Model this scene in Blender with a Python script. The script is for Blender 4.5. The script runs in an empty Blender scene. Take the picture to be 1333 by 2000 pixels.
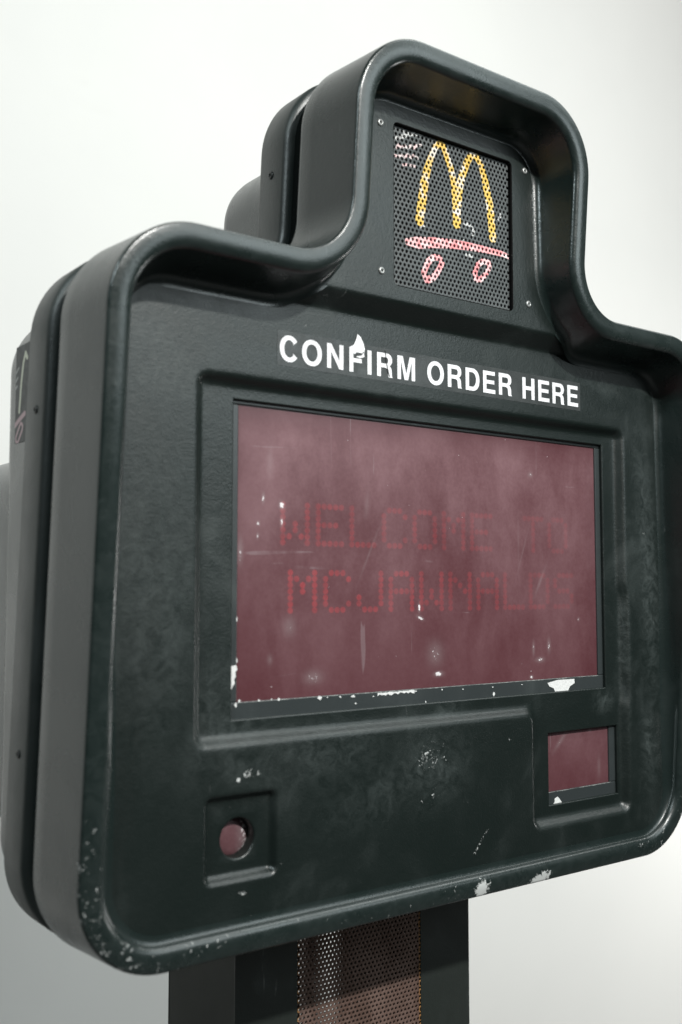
import bpy, math, random
import numpy as np
from mathutils import Vector, Matrix, noise as mnoise

# ------------------------------------------------------------------ camera, world, light
sc = bpy.context.scene
EYE = 1.75                     # camera height above the floor; local z = 0 is eye level
F_PX, PITCH, YAW = 2050.0, math.atan(150 / 2050), math.atan(2050 / math.cos(math.atan(150 / 2050)) / (3400 - 667.0))
CX, CY = -0.827, -0.9055       # camera relative to the board's centre line / panel plane
ky, cy_ = math.sin(YAW), math.cos(YAW)
FWD = np.array([ky * math.cos(PITCH), cy_ * math.cos(PITCH), math.sin(PITCH)])
RGT = np.array([cy_, -ky, 0.0])
UPV = np.cross(RGT, FWD)
cd = bpy.data.cameras.new('camera')
cam = bpy.data.objects.new('camera', cd)
sc.collection.objects.link(cam)
cam.matrix_world = Matrix(((RGT[0], UPV[0], -FWD[0], CX), (RGT[1], UPV[1], -FWD[1], CY), (RGT[2], UPV[2], -FWD[2], EYE), (0, 0, 0, 1)))
cd.sensor_fit = 'VERTICAL'
cd.sensor_width, cd.sensor_height = 24.0, 36.0
cd.lens = 36.0 * F_PX / 2000.0
cd.clip_start, cd.clip_end = 0.05, 60
cd.dof.use_dof = True
cd.dof.focus_distance = 1.30
cd.dof.aperture_fstop = 3.2
sc.camera = cam

world = bpy.data.worlds.new('World')
sc.world = world
world.use_nodes = True
wb = world.node_tree.nodes['Background']
wb.inputs[0].default_value = (0.93, 1.0, 0.99, 1)
wb.inputs[1].default_value = 0.045


def lamp(name, loc, target, energy, size, color=(1, 1, 1), size_y=None):
    l = bpy.data.lights.new(name, 'AREA')
    l.energy, l.size, l.color = energy, size, color
    l.shape = 'DISK'
    if size_y:
        l.shape, l.size_y = 'RECTANGLE', size_y
    o = bpy.data.objects.new(name, l)
    sc.collection.objects.link(o)
    o.location = loc
    o.rotation_euler = (Vector(target) - Vector(loc)).to_track_quat('-Z', 'Y').to_euler()
    return o


lamp('key_lamp', (-0.05, -2.60, EYE + 2.00), (0, 0, EYE + 0.1), 130, 0.12, (1.0, 0.995, 0.96))
lamp('ceiling_lamp', (1.5, -0.9, EYE + 2.3), (0.4, 0.0, EYE), 24, 1.8, (0.86, 0.98, 0.98), 1.8)
lamp('sheen_fill_lamp', (1.35, -2.5, EYE + 1.15), (-0.2, 0.0, EYE + 0.1), 22, 1.3, (0.86, 0.98, 1.0), 1.3)  # added soft fill from front right, puts a sheen on the panel's left
lamp('side_fill_lamp', (-2.4, -1.15, EYE + 1.8), (-0.3, 0.0, EYE + 0.2), 34, 0.35, (0.84, 0.97, 1.0), 0.35)  # added light for the lip's outer-edge highlights and the left side
lamp('wall_fill_lamp', (2.2, -0.5, EYE + 3.0), (2.2, 1.62, EYE - 0.2), 50, 4.0, (1.0, 1.0, 0.985), 1.2)  # added overhead wash, evens out the brightness of the wall
lamp('corner_fill_lamp', (3.9, 0.15, EYE - 0.3), (1.2, 1.62, EYE - 1.0), 56, 1.2, (1.0, 1.0, 0.985), 0.6)  # added fill out of view, lifts the lower right of the wall

sc.render.engine = 'CYCLES'
sc.cycles.use_denoising = True
sc.cycles.max_bounces = 8
sc.cycles.transparent_max_bounces = 8
vs = sc.view_settings
vs.view_transform, vs.look = 'Standard', 'None'
vs.exposure, vs.gamma = 0.0, 1.0
vs.use_curve_mapping = False

rnd = random.Random(5)
RIM_A, RIM_B = 0.037, 0.080    # the rim plane leans: y = -(RIM_A + RIM_B*z)


def ray(px, py):
    return FWD + RGT * (px - 666.5) / F_PX - UPV * (py - 1000) / F_PX


def P(px, py, y=0.0):
    """photo pixel -> (x, z) on the plane at depth y of the board (its front panel is y = 0)"""
    d = ray(px, py)
    t = (y - CY) / d[1]
    return CX + d[0] * t, d[2] * t


def sp(t, w):
    t = np.asarray(t, float) / w
    return w * np.logaddexp(0, t)


def ramp(t, w, s):
    """0 before t=0, 1 after t=w, rounded with softness s"""
    return (sp(t, s) - sp(t - w, s)) / w


# ------------------------------------------------------------------ materials
def new_mat(name):
    m = bpy.data.materials.new(name)
    m.use_nodes = True
    nt = m.node_tree
    nt.nodes.clear()
    out = nt.nodes.new('ShaderNodeOutputMaterial')
    return m, nt, out


class NB:
    """tiny node builder"""
    def __init__(s, nt):
        s.nt = nt
        s.co = nt.nodes.new('ShaderNodeTexCoord').outputs['Object']

    def n(s, t, **kw):
        x = s.nt.nodes.new(t)
        for k, v in kw.items():
            setattr(x, k, v)
        return x

    def put(s, inp, v):
        if hasattr(v, 'is_output'):
            s.nt.links.new(v, inp)
        elif isinstance(v, (tuple, list)) and len(v) == 3 and inp.type == 'RGBA':
            inp.default_value = (*v, 1)
        else:
            inp.default_value = v

    def math(s, op, a, b=None, clamp=False):
        x = s.n('ShaderNodeMath', operation=op, use_clamp=clamp)
        s.put(x.inputs[0], a)
        if b is not None:
            s.put(x.inputs[1], b)
        return x.outputs[0]

    def noise(s, scale, detail=4, rough=0.55, stretch=None, dist=0.0, off=None):
        x = s.n('ShaderNodeTexNoise')
        x.inputs['Scale'].default_value = scale
        x.inputs['Detail'].default_value = detail
        x.inputs['Roughness'].default_value = rough
        x.inputs['Distortion'].default_value = dist
        mp = s.n('ShaderNodeMapping')
        s.nt.links.new(s.co, mp.inputs[0])
        if stretch:
            mp.inputs['Scale'].default_value = stretch
        if off:
            mp.inputs['Location'].default_value = off
        s.nt.links.new(mp.outputs[0], x.inputs['Vector'])
        return x.outputs[0]

    def rng(s, v, a, b, c=0.0, d=1.0, smooth=True):
        x = s.n('ShaderNodeMapRange')
        x.interpolation_type = 'SMOOTHSTEP' if smooth else 'LINEAR'
        s.put(x.inputs['Value'], v)
        for k, q in (('From Min', a), ('From Max', b), ('To Min', c), ('To Max', d)):
            s.put(x.inputs[k], q)
        return x.outputs[0]

    def mix(s, f, a, b):
        x = s.n('ShaderNodeMix', data_type='RGBA')
        s.put(x.inputs[0], f)
        s.put(x.inputs[6], a)
        s.put(x.inputs[7], b)
        return x.outputs[2]

    def attr(s, name):
        x = s.n('ShaderNodeAttribute')
        x.attribute_name = name
        return x.outputs['Fac']

    def bump(s, h, strength, dist, normal=None):
        x = s.n('ShaderNodeBump')
        x.inputs['Strength'].default_value = strength
        x.inputs['Distance'].default_value = dist
        s.put(x.inputs['Height'], h)
        if normal is not None:
            s.put(x.inputs['Normal'], normal)
        return x.outputs[0]

    def bsdf(s, out, color, rough, spec=0.5, normal=None, **kw):
        x = s.n('ShaderNodeBsdfPrincipled')
        s.put(x.inputs['Base Color'], color)
        s.put(x.inputs['Roughness'], rough)
        x.inputs['Specular IOR Level'].default_value = spec
        if normal is not None:
            s.put(x.inputs['Normal'], normal)
        for k, v in kw.items():
            s.put(x.inputs[k], v)
        if out is not None:
            s.nt.links.new(x.outputs[0], out.inputs[0])
        return x.outputs[0]


def plastic(name, base=(0.0060, 0.0105, 0.0092), rough=0.36, dust=0.44, grain=1.0, spec=0.55):
    """black vacuum-formed sheet with a leather grain, chalky rubbed dust, and chips where `wear` says so"""
    m, nt, out = new_mat(name)
    b = NB(nt)
    grain_n = b.noise(430, 3, 0.6)
    mid = b.noise(150, 3, 0.6, off=(3, 1, 2))
    cloud = b.noise(9, 5, 0.62, dist=0.6)
    streak = b.noise(16, 4, 0.6, stretch=(1.0, 1.0, 0.32), dist=0.9, off=(1, 5, 2))
    d = b.math('MULTIPLY', b.rng(cloud, 0.46, 0.74), b.rng(streak, 0.38, 0.70))
    d = b.math('MULTIPLY', d, 0.55 * dust)
    film = b.attr('film')
    fm = b.math('MULTIPLY', b.math('MULTIPLY', film, 1.45), b.rng(b.noise(55, 5, 0.7, dist=1.2, off=(9, 2, 4)), 0.30, 0.78))
    d = b.math('MAXIMUM', d, fm, clamp=True)
    col = b.mix(d, base, (0.078, 0.094, 0.091))
    # fine scratches and specks
    scr = b.noise(70, 2, 0.5, stretch=(1.0, 1.0, 0.06), dist=2.2, off=(4, 4, 8))
    sc1 = b.math('MULTIPLY', b.rng(scr, 0.735, 0.76), b.rng(cloud, 0.5, 0.62))
    speck = b.rng(b.noise(330, 2, 0.5, off=(2, 7, 1)), 0.775, 0.80)
    sc1 = b.math('MAXIMUM', b.math('MULTIPLY', sc1, 0.25), b.math('MULTIPLY', speck, b.rng(mid, 0.5, 0.62, 0.0, 0.35)))
    col = b.mix(sc1, col, (0.32, 0.33, 0.32))
    # chips: wear is a broad per-vertex weight, the fine noise gives the ragged edge
    wear = b.attr('wear')
    wn = b.math('ADD', b.math('MULTIPLY', b.noise(210, 5, 0.72, dist=0.8, off=(6, 6, 6)), 0.75), b.math('MULTIPLY', b.noise(60, 3, 0.6, off=(1, 8, 3)), 0.25))
    chip = b.rng(b.math('SUBTRACT', b.math('ADD', wn, b.math('MULTIPLY', wear, 0.55)), 0.80), 0.0, 0.05)
    chip = b.math('MULTIPLY', chip, b.rng(wear, 0.02, 0.12))
    col = b.mix(chip, col, (0.50, 0.51, 0.50))
    rg = b.math('ADD', b.math('MULTIPLY', b.rng(cloud, 0.3, 0.75), 0.10), rough - 0.04)
    rg = b.math('ADD', rg, b.math('MULTIPLY', d, 0.25))
    rg = b.math('ADD', rg, b.math('MULTIPLY', chip, 0.3), clamp=True)
    nm = b.bump(mid, 0.22 * grain, 0.0012)
    nm = b.bump(grain_n, 0.42 * grain, 0.0007, nm)
    b.bsdf(out, col, rg, spec, nm)
    return m


M = {}
M['plastic'] = plastic('black_plastic')
M['shell'] = plastic('shell_plastic', base=(0.0085, 0.0150, 0.0138), rough=0.27, dust=0.30, grain=0.55, spec=0.75)
M['side_plastic'] = plastic('side_plastic', base=(0.011, 0.0175, 0.016), rough=0.46, dust=0.45, grain=0.9, spec=0.9)
M['rear'] = plastic('rear_plastic', base=(0.014, 0.021, 0.020), rough=0.27, dust=0.45, grain=0.5, spec=1.0)
M['gap'] = plastic('gasket_rubber', base=(0.006, 0.0075, 0.007), rough=0.85, dust=0.05, spec=0.05)
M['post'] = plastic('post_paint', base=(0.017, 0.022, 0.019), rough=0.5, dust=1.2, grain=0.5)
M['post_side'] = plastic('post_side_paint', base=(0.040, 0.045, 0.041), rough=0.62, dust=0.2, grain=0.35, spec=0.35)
M['inner'] = plastic('inner_black', base=(0.004, 0.004, 0.004), rough=0.9, dust=0.0, spec=0.1)


def simple(name, col, rough, spec=0.5, var=0.0, scale=60, bump=0.0, metallic=0.0, second=None):
    m, nt, out = new_mat(name)
    b = NB(nt)
    nz = b.noise(scale, 5, 0.65)
    c2 = second if second else tuple(c * (1 - var) for c in col)
    c = b.mix(b.rng(nz, 0.35, 0.68), col, c2)
    nm = b.bump(b.noise(scale * 6, 3), bump, 0.0005) if bump else None
    b.bsdf(out, c, b.rng(nz, 0.3, 0.7, rough, min(1, rough + 0.12)), spec, nm, Metallic=metallic)
    return m


M['bezel'] = plastic('bezel_extrusion', base=(0.030, 0.036, 0.037), rough=0.36, dust=0.5, grain=0.25)
M['white_vinyl'] = simple('white_vinyl', (0.83, 0.83, 0.85), 0.42, var=0.08, scale=240)
M['chip'] = simple('white_paint_chip', (0.78, 0.78, 0.77), 0.6, var=0.22, scale=420, bump=0.3)
M['crack'] = simple('crack_dark', (0.03, 0.033, 0.033), 0.6)
M['rivet'] = simple('rivet_aluminium', (0.46, 0.47, 0.46), 0.42, var=0.45, scale=500, metallic=0.75)
M['screw'] = simple('dark_screw', (0.07, 0.072, 0.07), 0.38, var=0.5, scale=400, metallic=0.6)
M['board'] = simple('display_board', (0.010, 0.008, 0.008), 0.7, var=0.3)

# clear tape behind the vinyl letters
m, nt, out = new_mat('clear_tape')
b = NB(nt)
tb = b.bsdf(None, (0.075, 0.082, 0.082), b.rng(b.noise(90, 4), 0.3, 0.7, 0.26, 0.42), 0.5, b.bump(b.noise(45, 3), 0.12, 0.001))
tr = b.n('ShaderNodeBsdfTransparent').outputs[0]
mx = b.n('ShaderNodeMixShader')
b.put(mx.inputs[0], b.rng(b.noise(30, 4, 0.6), 0.35, 0.7, 0.30, 0.62))
nt.links.new(tr, mx.inputs[1])
nt.links.new(tb, mx.inputs[2])
nt.links.new(mx.outputs[0], out.inputs[0])
M['tape'] = m


def tinted_glass(name, clear):
    """dusty, scuffed red acrylic; `clear` is how much of what lies behind still shows"""
    m, nt, out = new_mat(name)
    b = NB(nt)
    cloud = b.noise(7, 6, 0.6, dist=0.25, off=(2, 1, 1))
    wipe = b.noise(12, 5, 0.62, stretch=(1.2, 1, 0.6), dist=0.35, off=(7, 3, 1))
    fine = b.noise(260, 3, 0.6)
    film = b.attr('film')
    d = b.math('ADD', b.math('MULTIPLY', b.rng(cloud, 0.30, 0.72), 0.30), b.math('MULTIPLY', b.rng(wipe, 0.35, 0.7), 0.24))
    d = b.math('ADD', d, 0.16)
    d = b.math('ADD', d, b.math('MULTIPLY', b.rng(fine, 0.3, 0.7), 0.08))
    d = b.math('MULTIPLY', d, film, clamp=True)
    col = b.mix(d, (0.100, 0.025, 0.031), (0.300, 0.165, 0.182))
    scr = b.noise(46, 2, 0.5, stretch=(1.0, 1.0, 0.05), dist=3.0, off=(4, 4, 8))
    scr2 = b.noise(40, 2, 0.5, stretch=(0.06, 1.0, 1.0), dist=3.0, off=(1, 2, 3))
    s = b.math('MAXIMUM', b.math('MULTIPLY', b.rng(scr, 0.72, 0.75), b.rng(cloud, 0.45, 0.6)), b.math('MULTIPLY', b.rng(scr2, 0.73, 0.76), b.rng(wipe, 0.45, 0.6)))
    col = b.mix(b.math('MULTIPLY', s, 0.30), col, (0.42, 0.34, 0.36))
    speck = b.math('MULTIPLY', b.rng(b.noise(190, 2, 0.5, off=(2, 7, 1)), 0.785, 0.80), 0.7)
    wear = b.attr('wear')
    wn = b.noise(230, 5, 0.72, dist=0.8, off=(6, 6, 6))
    chip = b.rng(b.math('SUBTRACT', b.math('ADD', wn, b.math('MULTIPLY', wear, 0.55)), 0.80), 0.0, 0.05)
    chip = b.math('MULTIPLY', chip, b.rng(wear, 0.02, 0.12))
    smear = b.math('MULTIPLY', wear, 0.28)
    chip = b.math('MAXIMUM', b.math('MAXIMUM', chip, smear), speck)
    col = b.mix(chip, col, (0.72, 0.68, 0.69))
    surf = b.bsdf(None, col, b.rng(d, 0.0, 1.0, 0.30, 0.5), 0.5, b.bump(fine, 0.08, 0.0004))
    tr = b.n('ShaderNodeBsdfTransparent')
    tr.inputs[0].default_value = (0.95, 0.30, 0.36, 1)
    mx = b.n('ShaderNodeMixShader')
    opq = b.math('ADD', b.math('SUBTRACT', 1.0, clear), b.math('MULTIPLY', b.math('MAXIMUM', chip, b.math('MULTIPLY', d, 0.35)), clear), clamp=True)
    b.put(mx.inputs[0], opq)
    nt.links.new(tr.outputs[0], mx.inputs[1])
    nt.links.new(surf, mx.inputs[2])
    nt.links.new(mx.outputs[0], out.inputs[0])
    return m


M['glass'] = tinted_glass('tinted_acrylic', 0.34)
M['lens'] = tinted_glass('lens_acrylic', 0.55)


def led_mat(k, strength):
    m, nt, out = new_mat('led_red')
    b = NB(nt)
    e = b.n('ShaderNodeEmission')
    e.inputs[0].default_value = (1.0, 0.055, 0.06, 1)
    b.put(e.inputs[1], b.rng(b.noise(120, 2), 0.3, 0.7, strength * 0.75, strength * 1.25))
    nt.links.new(e.outputs[0], out.inputs[0])
    return m


# perforated sheets: hand-painted art carried by distance attributes
m, nt, out = new_mat('painted_grille')
b = NB(nt)
wob = b.math('MULTIPLY', b.math('SUBTRACT', b.noise(260, 3, 0.6), 0.5), 0.0009)


def stroke(name, soft=0.0004):
    return b.rng(b.math('ADD', b.attr(name), wob), -soft, soft, 1.0, 0.0)


base = b.mix(b.rng(b.noise(40, 4), 0.35, 0.7), (0.055, 0.062, 0.063), (0.078, 0.086, 0.087))
worn = b.noise(75, 4, 0.65, dist=0.5, off=(3, 3, 1))
yel = b.mix(b.rng(worn, 0.48, 0.62), (0.74, 0.48, 0.09), (0.72, 0.68, 0.62))
red = b.mix(b.rng(worn, 0.40, 0.66), (0.76, 0.26, 0.27), (0.84, 0.66, 0.66))
pink = b.mix(b.rng(worn, 0.35, 0.65), (0.70, 0.42, 0.42), (0.74, 0.69, 0.68))
c = b.mix(b.math('MULTIPLY', stroke('d_white'), b.rng(b.noise(420, 3, off=(5, 5, 5)), 0.42, 0.55, 0.1, 0.95)), base, (0.62, 0.62, 0.61))
c = b.mix(b.math('MULTIPLY', stroke('d_pink'), b.rng(b.noise(300, 3), 0.36, 0.5, 0.25, 1.0)), c, pink)
c = b.mix(stroke('d_red'), c, red)
c = b.mix(stroke('d_yellow'), c, yel)
b.bsdf(out, c, b.rng(worn, 0.3, 0.7, 0.42, 0.6), 0.5, b.bump(b.noise(500, 3), 0.15, 0.0004))
M['grille'] = m

m, nt, out = new_mat('rusty_sheet')
b = NB(nt)
big = b.noise(14, 5, 0.65, stretch=(1.2, 1, 0.5), dist=0.8)
fin = b.noise(240, 4, 0.65)
c = b.mix(b.rng(big, 0.38, 0.66), (0.100, 0.060, 0.047), (0.165, 0.108, 0.090))
c = b.mix(b.math('MULTIPLY', b.rng(fin, 0.5, 0.62), 0.55), c, (0.085, 0.045, 0.032))
edge = b.rng(b.math('ADD', b.attr('edge'), b.math('MULTIPLY', b.noise(90, 4), 0.55)), 0.95, 1.25)
c = b.mix(edge, c, (0.34, 0.17, 0.06))
b.bsdf(out, c, 0.72, 0.3, b.bump(fin, 0.4, 0.0006))
M['rust'] = m

m, nt, out = new_mat('white_wall_paint')
b = NB(nt)
c = b.mix(b.rng(b.noise(1.1, 5, 0.6), 0.35, 0.68), (0.715, 0.712, 0.690), (0.690, 0.688, 0.668))
c = b.mix(b.math('MULTIPLY', b.rng(b.noise(3.5, 4, 0.6, dist=0.5, off=(3, 1, 5)), 0.66, 0.78), 0.10), c, (0.52, 0.48, 0.43))
b.bsdf(out, c, 0.85, 0.25, b.bump(b.noise(180, 4), 0.15, 0.002))
M['wall'] = m

m, nt, out = new_mat('grey_floor_concrete')
b = NB(nt)
c = b.mix(b.rng(b.noise(2.2, 6, 0.6), 0.3, 0.7), (0.085, 0.088, 0.086), (0.055, 0.057, 0.056))
b.bsdf(out, c, 0.6, 0.4, b.bump(b.noise(60, 5), 0.2, 0.003))
M['floor'] = m


# ------------------------------------------------------------------ mesh helpers
POST_Y = 0.231
LOCAL = Vector((0, -POST_Y, EYE))     # parts are modelled about the panel's centre at eye level


def mesh_obj(name, v, f, mat, parent=None, smooth=False, attrs=None, at=None):
    me = bpy.data.meshes.new(name)
    if isinstance(f, np.ndarray):
        v = np.asarray(v, np.float32)
        k = f.shape[1]
        me.vertices.add(len(v))
        me.vertices.foreach_set('co', v.ravel())
        me.loops.add(f.size)
        me.loops.foreach_set('vertex_index', f.astype(np.int32).ravel())
        me.polygons.add(len(f))
        me.polygons.foreach_set('loop_start', np.arange(0, f.size, k, dtype=np.int32))
        me.polygons.foreach_set('loop_total', np.full(len(f), k, np.int32))
        me.update(calc_edges=True)
        me.validate()
    else:
        me.from_pydata([tuple(map(float, q)) for q in v], [], f)
        me.update()
    if smooth:
        me.polygons.foreach_set('use_smooth', [True] * len(me.polygons))
    for k, a in (attrs or {}).items():
        at_ = me.attributes.new(k, 'FLOAT', 'POINT')
        at_.data.foreach_set('value', np.asarray(a, np.float32))
    me.materials.append(mat)
    o = bpy.data.objects.new(name, me)
    sc.collection.objects.link(o)
    if parent is not None:
        o.parent = parent
        if parent.type == 'EMPTY':
            o.location = LOCAL
    if at is not None:
        o.location = Vector(o.location) + Vector(at)
    return o


def bevel(o, w, seg=2):
    md = o.modifiers.new('bevel', 'BEVEL')
    md.width, md.segments = w, seg
    md.limit_method, md.angle_limit = 'ANGLE', 0.6
    md.harden_normals = False
    return o


def box_vf(x0, x1, y0, y1, z0, z1, v=None, f=None):
    v = [] if v is None else v
    f = [] if f is None else f
    n = len(v)
    v += [(x0, y0, z0), (x1, y0, z0), (x1, y1, z0), (x0, y1, z0), (x0, y0, z1), (x1, y0, z1), (x1, y1, z1), (x0, y1, z1)]
    f += [[n + i for i in q] for q in ((0, 3, 2, 1), (4, 5, 6, 7), (0, 1, 5, 4), (1, 2, 6, 5), (2, 3, 7, 6), (3, 0, 4, 7))]
    return v, f


def outline(poly, off, arc=20, step=0.012):
    """poly: (x, z, radius) counter-clockwise; off > 0 moves inward. Rounded; same point count for every offset."""
    n = len(poly)
    pts = [np.array(p[:2], float) for p in poly]
    lines = []
    for i in range(n):
        a, q = pts[i], pts[(i + 1) % n]
        d = (q - a) / np.linalg.norm(q - a)
        nin = np.array([-d[1], d[0]])
        lines.append((a + nin * off, d))
    res, prev_len = [], None
    corners = []
    for i in range(n):
        (a, d0), (q, d1) = lines[i - 1], lines[i]
        t = np.linalg.solve(np.array([d0, -d1]).T, q - a)
        c = a + d0 * t[0]
        cross = d0[0] * d1[1] - d0[1] * d1[0]
        r = max(0.003, poly[i][2] - off if cross > 0 else poly[i][2] + off)
        ang = math.atan2(cross, d0 @ d1)
        tl = r * math.tan(abs(ang) / 2)
        s, e = c - d0 * tl, c + d1 * tl
        nin = np.array([-d0[1], d0[0]]) * (1 if cross > 0 else -1)
        cen = s + nin * r
        arcp = []
        for k in range(arc + 1):
            th = ang * k / arc
            w = s - cen
            arcp.append(cen + np.array([w[0] * math.cos(th) - w[1] * math.sin(th), w[0] * math.sin(th) + w[1] * math.cos(th)]))
        corners.append(arcp)
    for i in range(n):
        res += corners[i]
        a, q = corners[i][-1], corners[(i + 1) % n][0]
        k = max(1, int(np.linalg.norm(pts[i] - pts[(i + 1) % n]) / step))
        res += [a + (q - a) * j / k for j in range(1, k)]
    return np.array(res)


def rings_obj(name, rings, mat, parent, attrs=None, cap_last=False, cap_first=False):
    n, k = len(rings[0]), len(rings)
    v = np.concatenate(rings)
    i = np.arange(n)
    j = (i + 1) % n
    f = np.concatenate([np.stack([r * n + i, r * n + j, (r + 1) * n + j, (r + 1) * n + i], 1) for r in range(k - 1)])
    o = mesh_obj(name, v, f, mat, parent, True, attrs)
    caps = []
    if cap_last:
        caps.append([(k - 1) * n + q for q in range(n)])
    if cap_first:
        caps.append([q for q in range(n)][::-1])
    if caps:
        import bmesh
        bm = bmesh.new()
        bm.from_mesh(o.data)
        bm.verts.ensure_lookup_table()
        for cc in caps:
            bm.faces.new([bm.verts[q] for q in cc])
        bm.to_mesh(o.data)
        bm.free()
    return o


def blobs(x, z, lst):
    a = np.zeros_like(x)
    for (bx, bz, rx, rz, ang, s) in lst:
        ca, sa = math.cos(ang), math.sin(ang)
        u, w = (x - bx) * ca + (z - bz) * sa, -(x - bx) * sa + (z - bz) * ca
        a = np.maximum(a, s * np.exp(-((u / rx) ** 2 + (w / rz) ** 2)))
    return a


def blob(px, py, rx, ry, ang=0.0, s=1.0, y=0.0):
    """mark at photo pixel (px, py); rx, ry in mm"""
    x, z = P(px, py, y)
    return (x, z, rx / 1000, ry / 1000, ang, s)


# ------------------------------------------------------------------ the setting
WALL_Y = 1.62
v, f = box_vf(-7, 8, WALL_Y, WALL_Y + 0.12, 0.0, 5.6)
wall = mesh_obj('wall', v, f, M['wall'])
wall['kind'] = 'structure'
wall['label'] = 'plain white painted wall behind the order board'
v, f = box_vf(-7, 8, -5, WALL_Y - 0.002, -0.1, 0.0)
floor = mesh_obj('floor', v, f, M['floor'])
floor['kind'] = 'structure'
floor['label'] = 'grey concrete floor under the order board'

root = bpy.data.objects.new('order_board', None)
sc.collection.objects.link(root)
root.location = (0, POST_Y, 0)
root['label'] = 'worn black plastic drive-through order confirmation board on a square post'
root['category'] = 'order board'

# ------------------------------------------------------------------ front shell (rim, hood, outer side)
HW, ZB, ZS, ZT, TW = 0.4440, -0.3545, 0.3385, 0.5895, 0.1805
BODY = [(-HW, ZB, 0.088), (HW, ZB, 0.088), (HW, ZS, 0.085), (TW, ZS, 0.068), (TW, ZT, 0.085), (-TW, ZT, 0.085), (-TW, ZS, 0.068), (-HW, ZS, 0.085)]
Z_L0, Z_L1, TAB_Y = 0.304, 0.321, -0.020


def base_y(z):
    return TAB_Y * ramp(np.asarray(z) - Z_L0, Z_L1 - Z_L0, 0.0012)


def ring(off, s):
    p = outline(BODY, off)
    return np.stack([p[:, 0], -(RIM_A + RIM_B * p[:, 1]) + s, p[:, 1]], 1)


prof = [(0.0060, 0.1035), (0.0010, 0.1030), (-0.0030, 0.1010), (-0.0052, 0.0980), (-0.0062, 0.0930), (-0.0052, 0.075), (-0.0035, 0.045), (-0.0022, 0.020), (-0.0014, 0.0060)]
for k in range(0, 7):                      # outer lip edge
    a = math.pi / 2 * k / 6
    prof.append((-0.0012 + 0.0036 * (1 - math.cos(a)), 0.0036 * (1 - math.sin(a))))
prof += [(0.0055, -0.0005), (0.0105, -0.0009), (0.0155, -0.0004)]
rings = [ring(o, s) for o, s in prof]
O1, S1, R1 = 0.0235, 0.0078, 0.0078
for k in range(1, 7):                      # inner lip edge
    a = math.pi / 2 * k / 6
    rings.append(ring(O1 - R1 + R1 * math.sin(a), R1 * (1 - math.cos(a))))
# inner wall down to the panel, its depth varies round the outline
p1 = outline(BODY, O1)
y1 = -(RIM_A + RIM_B * p1[:, 1]) + S1
yend = base_y(p1[:, 1] - 0.012 * (p1[:, 1] > 0.2))
for _ in range(4):
    depth = np.maximum(0.0025, yend - y1)
    offs = O1 + 0.20 * depth
    pc = np.array([outline(BODY, o)[i] for i, o in enumerate(offs)]) if _ == 3 else None
    if pc is None:
        inward = (outline(BODY, O1 + 0.01) - p1) / 0.01
        pc = p1 + inward * (offs - O1)[:, None]
    yend = base_y(pc[:, 1]) + 0.0005
inward = (outline(BODY, O1 + 0.012) - outline(BODY, O1)) / 0.012
bottomness = np.clip((0.02 - p1[:, 1]) / 0.28, 0, 1)
rf = 0.011 + 0.010 * bottomness
A = np.stack([p1[:, 0], y1, p1[:, 1]], 1)
Cc = np.stack([pc[:, 0], yend, pc[:, 1]], 1)
E_ = np.stack([pc[:, 0] + inward[:, 0] * rf, yend, pc[:, 1] + inward[:, 1] * rf], 1)
wl = np.linalg.norm(Cc - A, axis=1)
tS = np.clip(1 - rf / wl, 0.0, 1.0)[:, None]
S_ = A + (Cc - A) * tS
for k in range(1, 9):
    rings.append(A + (S_ - A) * (k / 8.0) if k < 8 else S_)
for k in range(1, 11):
    t = k / 10.0
    rings.append((1 - t) ** 2 * S_ + 2 * t * (1 - t) * Cc + t * t * E_)
allv = np.concatenate(rings)
nr = len(rings[0])
nlip = len(prof) + 6
wear = np.zeros(len(allv))
X, Yv, Z = allv[:, 0], allv[:, 1], allv[:, 2]
ri = np.arange(len(allv)) // nr
lip = (ri >= 8) & (ri <= len(prof) + 3)
lo_left = np.clip((-0.02 - Z) / 0.22, 0, 1) * (X < -0.30)
wear += lip * lo_left * 0.385
wear = np.maximum(wear, lip * ((Z < -0.325) & (X < 0.05)) * 0.33)
wear += lip * ((Z < -0.27) & (X > 0.33)) * 0.36
marks = [blob(945, 1737, 15, 13, 0.3, 0.95, -0.012), blob(1062, 1715, 26, 11, 0.25, 0.90, -0.012), blob(1040, 1730, 30, 3, 0.2, 0.3, -0.012),
         blob(722, 132, 4, 5, 0, 0.5, -0.08), blob(590, 543, 10, 6, 0, 0.30, -0.05),
         blob(560, 535, 10, 5, 0, 0.34, -0.05), blob(478, 500, 7, 4, 0, 0.32, -0.06), blob(1230, 640, 10, 5, 0, 0.3, -0.06),
         blob(1183, 625, 4, 3, 0, 0.42, -0.06), blob(850, 100, 30, 5, 0, 0.32, -0.08), blob(975, 150, 18, 5, 0, 0.32, -0.08), blob(1105, 230, 14, 6, -0.8, 0.36, -0.08)]
wear = np.maximum(wear, blobs(X, Z, marks))
film = lip * 0.10
rings_obj('front_shell', rings, M['shell'], root, {'wear': wear, 'film': film})

# gasket groove, rear flange, rear housing
def closed_rings(name, prof, mat, poly=None, z_shift=0, cap=False, tilt=True, parent=root):
    rr = []
    for o, s in prof:
        p = outline(poly or BODY, o)
        rr.append(np.stack([p[:, 0], (-(RIM_A + RIM_B * p[:, 1]) if tilt else 0 * p[:, 0]) + s, p[:, 1]], 1))
    return rings_obj(name, rr, mat, parent, cap_last=cap)


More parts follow.
